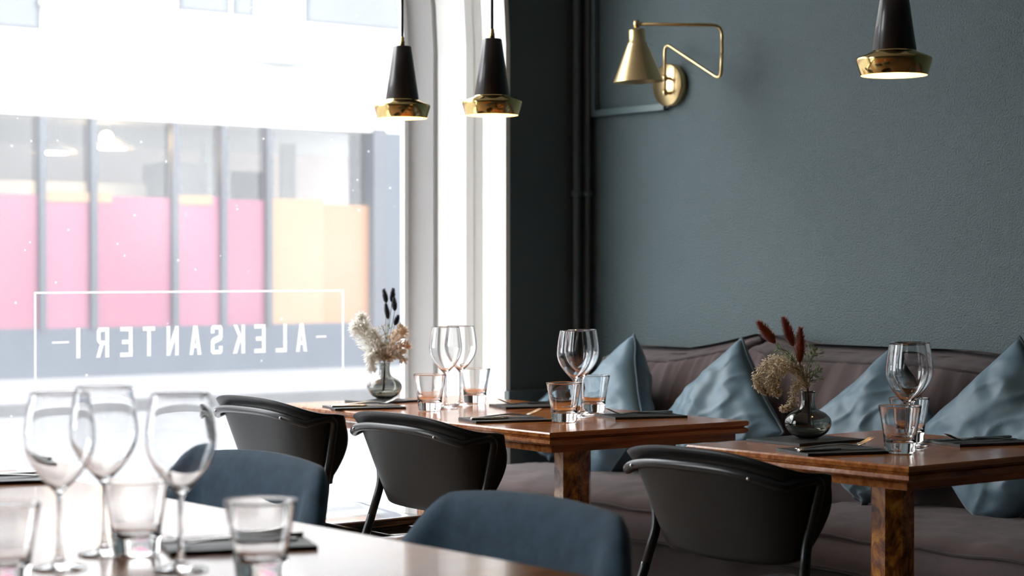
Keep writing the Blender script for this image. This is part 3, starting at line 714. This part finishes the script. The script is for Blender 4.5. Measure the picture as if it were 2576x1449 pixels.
def bunny(label, base, tip, ln, rad, m, grp, bend=(0, 0), n=900, tilt=None):
    P = stem_pts(base, tip, bend); loc = P[0].copy()
    t = thing('dried_bunny_tail', label, 'dried flower', loc, 0, grp)
    tube('stem', [p - loc for p in P], .0009, 'straw', t, 6)
    ax = (Vector(RT) * tilt[0] + UP * tilt[1]).normalized() if tilt else (P[-1] - P[-3]).normalized()
    u = ax.orthogonal().normalized(); w = ax.cross(u); st = P[-1] - loc; mb = MB()
    prof = lambda s: rad * (math.sin(PI * min(1, s * .96 + .04)) ** .65) * (1.08 - .35 * s)
    V = []; F = []; K = 14
    for i in range(13):
        s = i / 12; r_ = max(.0004, prof(s) * .82)
        V += [st + ax * ln * s + (u * math.cos(2 * PI * j / K) + w * math.sin(2 * PI * j / K)) * r_ for j in range(K)]
    for i in range(12):
        for j in range(K): l = (j + 1) % K; F.append((i * K + j, i * K + l, (i + 1) * K + l, (i + 1) * K + j))
    mb.add(V, F); rnd = random.Random(label)
    for _ in range(n):
        s = rnd.random(); a = rnd.uniform(0, 2 * PI); rr = prof(s) * .8; o = u * math.cos(a) + w * math.sin(a)
        p = st + ax * ln * s + o * rr; d_ = (o * .75 + ax * .9).normalized(); e = d_.cross(ax).normalized() * .0008
        h = rnd.uniform(.6, 1.05) * rad
        mb.add([p - e, p + e, p + d_ * h], [(0, 1, 2)])
    mb.build('head', m, t)
def plume(label, base, pts, dens, fl, m, grp, name='dried_plume', rad=.008, seed=0, bloom=1.0, droop=0.0, wf=.26):
    """feathery drooping plume following points given across / up / deep from the vase foot"""
    b = Vector(base); neck = b + UP * .104
    W_ = [b + RT * p[0] + UP * p[1] + DP * p[2] for p in pts]
    P = spline([neck - UP * .07, neck] + W_, 8); loc = P[0].copy(); t = thing(name, label, 'dried flower', loc, 0, grp)
    tube('stem', [p - loc for p in P], .0008, 'straw', t, 5)
    rnd = random.Random(seed); mb = MB(); st = 10; n = len(P) - st
    for _ in range(dens):
        k = rnd.random() ** .8; i = st + int(k * (n - 1)); f_ = rnd.random(); c = P[i].lerp(P[min(len(P) - 1, i + 1)], f_) - loc
        ax = (P[min(len(P) - 1, i + 1)] - P[i - 1]).normalized()
        o = Vector((rnd.gauss(0, 1), rnd.gauss(0, 1), rnd.gauss(0, 1))); o = (o - ax * o.dot(ax)).normalized()
        rr = rad * (.35 + 1.0 * math.sin(PI * min(1, k * .9 + .12))) * abs(rnd.gauss(.5, .35)) * bloom
        p = c + o * rr; d_ = (ax * .8 + o * .8 - UP * droop + Vector((rnd.gauss(0, .35), rnd.gauss(0, .35), rnd.gauss(0, .35)))).normalized(); s_ = d_.orthogonal().normalized()
        q1 = fl * rnd.uniform(.6, 1.3); wd = fl * wf; tw = d_.cross(s_)
        mb.add([p, p + d_ * q1 * .5 + s_ * wd, p + d_ * q1 + tw * wd * .3, p + d_ * q1 * .5 - s_ * wd, p + d_ * q1 * .5 + tw * wd * .8], [(0, 1, 4), (1, 2, 4), (2, 3, 4), (3, 0, 4)])
    mb.build('plume_head', m, t)
G1 = 'rust bunny tails in the right vase'
bunny('rust bunny tail leftmost in the right vase, leaning left', VB, (-.078, .222, .0), .060, .0135, 'tail_rust', G1, (.01, .01), tilt=(-.62, .78))
bunny('rust bunny tail in the middle of the right vase, tallest', VB, (-.034, .215, .01), .068, .0125, 'tail_rust', G1, (.005, .0), tilt=(-.32, .95))
bunny('rust bunny tail rightmost in the right vase, upright', VB, (-.022, .178, -.01), .078, .0125, 'tail_rust', G1, (.0, .0), tilt=(.03, 1))
G2 = 'beige grass plumes in the right vase'
for i, (lb, pts) in enumerate([
        ('beige drooping plume curling furthest left in the right vase', [(-.035, .165, 0), (-.075, .182, .0), (-.105, .170, -.01), (-.122, .142, -.01), (-.115, .120, -.01), (-.100, .108, -.01)]),
        ('beige dense plume in the middle of the right vase', [(-.020, .155, -.01), (-.055, .170, -.015), (-.085, .155, -.02), (-.095, .130, -.02), (-.082, .112, -.02), (-.070, .106, -.02)]),
        ('beige plume fanning above the right vase neck', [(-.015, .14, .01), (-.032, .172, .015), (-.062, .176, .02), (-.078, .15, .02), (-.07, .125, .02)]),
        ('beige plume hanging low beside the right vase neck', [(-.015, .125, -.02), (-.032, .128, -.025), (-.037, .105, -.03), (-.040, .086, -.03), (-.053, .073, -.03), (-.066, .070, -.03)])]):
    plume(lb, VB, pts, (750, 1150, 900, 520)[i], .0075, 'plume_beige', G2, 'dried_grass_plume', (.009, .013, .014, .008)[i], i + 3)
def sprig(label, base, pts, m, grp, seed, leaf=.011, n=46):
    b = Vector(base); neck = b + UP * .104; W_ = [b + RT * p[0] + UP * p[1] + DP * p[2] for p in pts]
    P = spline([neck - UP * .07, neck] + W_, 8); loc = P[0].copy(); t = thing('leafy_sprig', label, 'dried flower', loc, 0, grp)
    tube('stem', [p - loc for p in P], .0010, 'leaf_green', t, 5); rnd = random.Random(seed); mb = MB(); st = int(len(P) * .45)
    for k in range(n):
        i = rnd.randint(st, len(P) - 2); c = P[i] - loc; ax = (P[i + 1] - P[i]).normalized(); o = Vector((rnd.gauss(0, 1), rnd.gauss(0, 1), rnd.gauss(0, 1))); o = (o - ax * o.dot(ax)).normalized()
        c = c + o * rnd.uniform(0, leaf * 1.1); d_ = (ax * .7 + o).normalized(); l = leaf * rnd.uniform(.6, 1.2); s_ = d_.cross(ax).normalized(); nn = d_.cross(s_)
        mb.add([c, c + d_ * l * .5 + s_ * l * .2 + nn * l * .06, c + d_ * l, c + d_ * l * .5 - s_ * l * .2 + nn * l * .06, c + d_ * l * .5 - nn * l * .05], [(0, 1, 4), (1, 2, 4), (2, 3, 4), (3, 0, 4)])
    mb.build('foliage', m, t)
G3 = 'green sprigs in the right vase'
sprig('pale green sprig left of the rust tails', VB, [(-.025, .165, -.005), (-.048, .200, -.01), (-.075, .212, -.01)], 'leaf_green', G3, 1, .011, 90)
sprig('green needle sprig right under the rust tails', VB, [(-.004, .150, 0), (.006, .185, 0), (.020, .212, 0)], 'leaf_green', G3, 2, .015, 80)
sprig('low green sprig at the right of the rust flowers', VB, [(.002, .135, -.01), (.014, .150, -.01), (.028, .160, -.01)], 'leaf_green', G3, 3, .015, 60)
G4 = 'navy bunny tails in the window vase'
for lb, tip, ln, tl in (('navy bunny tail top left in the window vase', (.006, .292, 0), .041, (-.2, 1)), ('navy bunny tail top right in the window vase', (.022, .293, .01), .042, (.1, 1)),
        ('navy bunny tail second on the right in the window vase', (.032, .268, -.01), .037, (-.05, 1)), ('navy bunny tail middle left in the window vase', (.012, .243, -.015), .046, (-.15, 1)),
        ('navy bunny tail lowest at right in the window vase', (.031, .224, .0), .030, (.4, 1))):
    bunny(lb, VA, tip, ln, .0088, 'tail_navy', G4, (0, 0), 520, tl)
G5 = 'pale plumes in the window vase'
for i, (lb, pts, m_) in enumerate([
        ('white feathery plume furthest left in the window vase', [(-.02, .135, 0), (-.050, .178, 0), (-.078, .212, 0), (-.096, .222, 0)], 'plume_white'),
        ('white feathery plume standing tall at left in the window vase', [(-.018, .14, .01), (-.046, .19, .01), (-.066, .225, .01), (-.073, .252, .01)], 'plume_white'),
        ('white feathery plume hanging low over the window vase', [(-.012, .13, -.02), (-.03, .145, -.03), (-.041, .125, -.035), (-.036, .092, -.035)], 'plume_white'),
        ('cream plume in the middle of the window vase', [(-.012, .14, -.01), (-.026, .175, -.01), (-.036, .205, -.01)], 'plume_white'),
        ('peach plume rising right in the window vase', [(.012, .14, 0), (.030, .165, 0), (.044, .195, 0), (.056, .214, 0)], 'plume_peach'),
        ('peach plume leaning far right in the window vase', [(.015, .130, -.01), (.040, .148, -.01), (.070, .165, -.01)], 'plume_peach'),
        ('white plume drooping at right in the window vase', [(.014, .125, -.02), (.030, .140, -.02), (.048, .142, -.02), (.060, .118, -.02)], 'plume_white')]):
    plume(lb, VA, pts, (520, 520, 360, 520, 480, 260, 220)[i], .0165, m_, G5, 'dried_plume', (.020, .018, .013, .020, .019, .011, .011)[i], 20 + i, wf=.17)
sprig('straw coloured sprig among the pale flowers of the window vase', VA, [(.0, .15, -.01), (.004, .19, -.01), (-.008, .225, -.01)], 'straw', 'green sprigs in the window vase', 5, .010, 60)
sprig('thin green sprig below the navy tails of the window vase', VA, [(.006, .15, 0), (.010, .19, 0), (.016, .23, 0)], 'leaf_green', 'green sprigs in the window vase', 6, .010, 40)

# ------------------------------------------------------------------ the street
struct(box('street_road', -10.2, -2.6, -40, 60, -.22, -.10, 'asphalt'))
struct(box('sidewalk', -2.6, -.45, -40, 60, -.22, .02, 'pavement'))
struct(box('far_sidewalk', -14.2, -10.4, -40, 60, -.22, .0, 'pavement'))
for i, (x0, x1) in enumerate(((-10.4, -10.2), (-2.75, -2.6))):
    k = box('kerb', x0, x1, -40, 60, -.22, .005, 'kerb_stone', None, .01); struct(k)
FX = -14.0
bl = thing('shop_building', 'white rendered building across the street with pink and orange shopfront', 'building', (FX, 0, 0))
box('upper_wall', -.4, 0, -14, 34, 2.82, 9.5, 'facade_render', bl)
box('soffit', -.4, .06, -14, 9.05, 2.76, 2.83, 'facade_render', bl, .01)
box('plinth', -.4, .02, -14, 9.05, 0, .52, 'column_blue', bl)
box('corner_column', -.45, .05, 8.60, 9.70, 0, 2.82, 'column_blue', bl); box('column_edge', .05, .09, 8.60, 8.78, 0, 2.80, 'mullion_metal', bl)
box('side_wall', -.4, 0, 9.70, 34, 0, 2.82, 'facade_render', bl)
mul = [-1.2, .4, 1.6, 3.0, 4.43, 5.02, 6.0, 6.61, 7.20]
for y in mul: box('mullion', -.06, .05, y - .035, y + .035, .50, 2.80, 'mullion_metal', bl)
edges = mul + [8.60]
for i, (a, b_) in enumerate(zip(edges, edges[1:])):
    last = i == len(edges) - 2
    if last:
        box('panel', -.03, -.01, a + .035, 7.95, .52, 1.955, 'panel_cream', bl); box('panel', -.035, -.015, 7.95, b_, .52, 1.90, 'panel_orange', bl)
    else:
        box('panel', -.03, -.01, a + .035, b_ - .035, .52, 1.93 if i % 2 else 1.955, 'panel_pink' if i % 2 else 'panel_pink_pale', bl)
    p_ = mk('pane', [(-.05, a + .035, 1.9), (-.05, b_ - .035 if not last else b_, 1.9), (-.05, b_ - .035 if not last else b_, 2.76), (-.05, a + .035, 2.76)], [(0, 1, 2, 3)], 'shop_glass', bl, False)
for a, b_ in ((4.47, 5.0), (5.06, 5.25), (6.04, 6.48)): box('panel_strip', -.008, .004, a, b_, 1.86, 1.965, 'panel_cream', bl)
box('shop_back_wall', -5.2, -5.0, -14, 12, 0, 2.82, 'shop_wall', bl); box('shop_floor', -5.2, -.4, -14, 12, 0, .05, 'shop_counter', bl); box('shop_ceiling', -5.2, -.4, -14, 12, 2.80, 2.82, 'shop_counter', bl)
box('shop_counter', -2.6, -1.8, -8, 6.9, .05, 2.16, 'shop_counter', bl, .02); box('shop_screen', -1.6, -1.55, 7.25, 7.62, .1, 2.7, 'shop_counter', bl); box('shop_screen', -1.6, -1.55, 8.35, 8.55, .1, 2.7, 'shop_counter', bl)
box('shop_cabinet', -1.9, -1.3, 6.62, 7.15, .1, 2.4, 'mullion_metal', bl); box('shop_cabinet', -2.2, -1.8, 7.7, 8.3, .1, 2.35, 'window_dark', bl)
def fwin(y0, y1, z0, z1):
    w = box('window_opening', -.02, .012, y0, y1, z0, z1, 'mullion_metal', bl)
    box('pane', .013, .016, y0 + .05, y1 - .05, z0 + .05, z1 - .05, 'window_dark', w); box('sill', 0, .14, y0 - .05, y1 + .05, z0 - .07, z0, 'facade_render', w, .01)
for y0, y1, z0, z1 in ((2.4, 4.42, 3.64, 5.2), (4.45, 5.05, 3.98, 5.2), (6.05, 6.70, 3.98, 5.4), (6.74, 7.02, 3.98, 5.4), (7.7, 9.4, 3.97, 5.4), (10.4, 12.2, 3.97, 5.4), (-1.5, .6, 3.64, 5.2)): fwin(y0, y1, z0, z1)
fl_ = thing('facade_floodlight', 'pale box floodlight fixed on the white facade across the street', 'lamp', (FX + .25, 7.25, 3.45))
box('lamp_head', -.12, .15, -.38, .38, 0, .09, 'shop_counter', fl_, .02); box('bracket', -.25, -.05, -.05, .35, .09, .32, 'shop_counter', fl_, .02)
def disc(label, x, y, z, r):
    t = thing('shop_pendant', label, 'lamp', (x, y, z), 0, 'lamps inside the shop')
    lathe('shade', [(r, 0), (r * .95, .03), (.06, .12), (0, .12)], 'shop_counter', t, 30); lathe('bulb', [(0, -.005), (r * .6, 0), (0, .02)], 'bulb_light', t, 20); tube('cord', [(0, 0, .11), (0, 0, 2.80 - z)], .006, 'mullion_metal', t, 6)
disc('disc pendant lamp inside the shop between the left mullions', FX - 1.1, 5.10, 2.44, .26); disc('disc pendant lamp inside the shop below the globe lamp', FX - 1.1, 5.82, 2.52, .26)
t = thing('globe_lamp', 'round glowing globe lamp inside the shop window', 'lamp', (FX - .9, 5.64, 2.62), 0, 'lamps inside the shop')
lathe('globe', [(0, -.07)] + [(.07 * math.sin(PI * i / 12), -.07 * math.cos(PI * i / 12)) for i in range(1, 12)] + [(0, .07)], 'bulb_light', t, 24); tube('cord', [(0, 0, .065), (0, 0, .18)], .006, 'mullion_metal', t, 6)
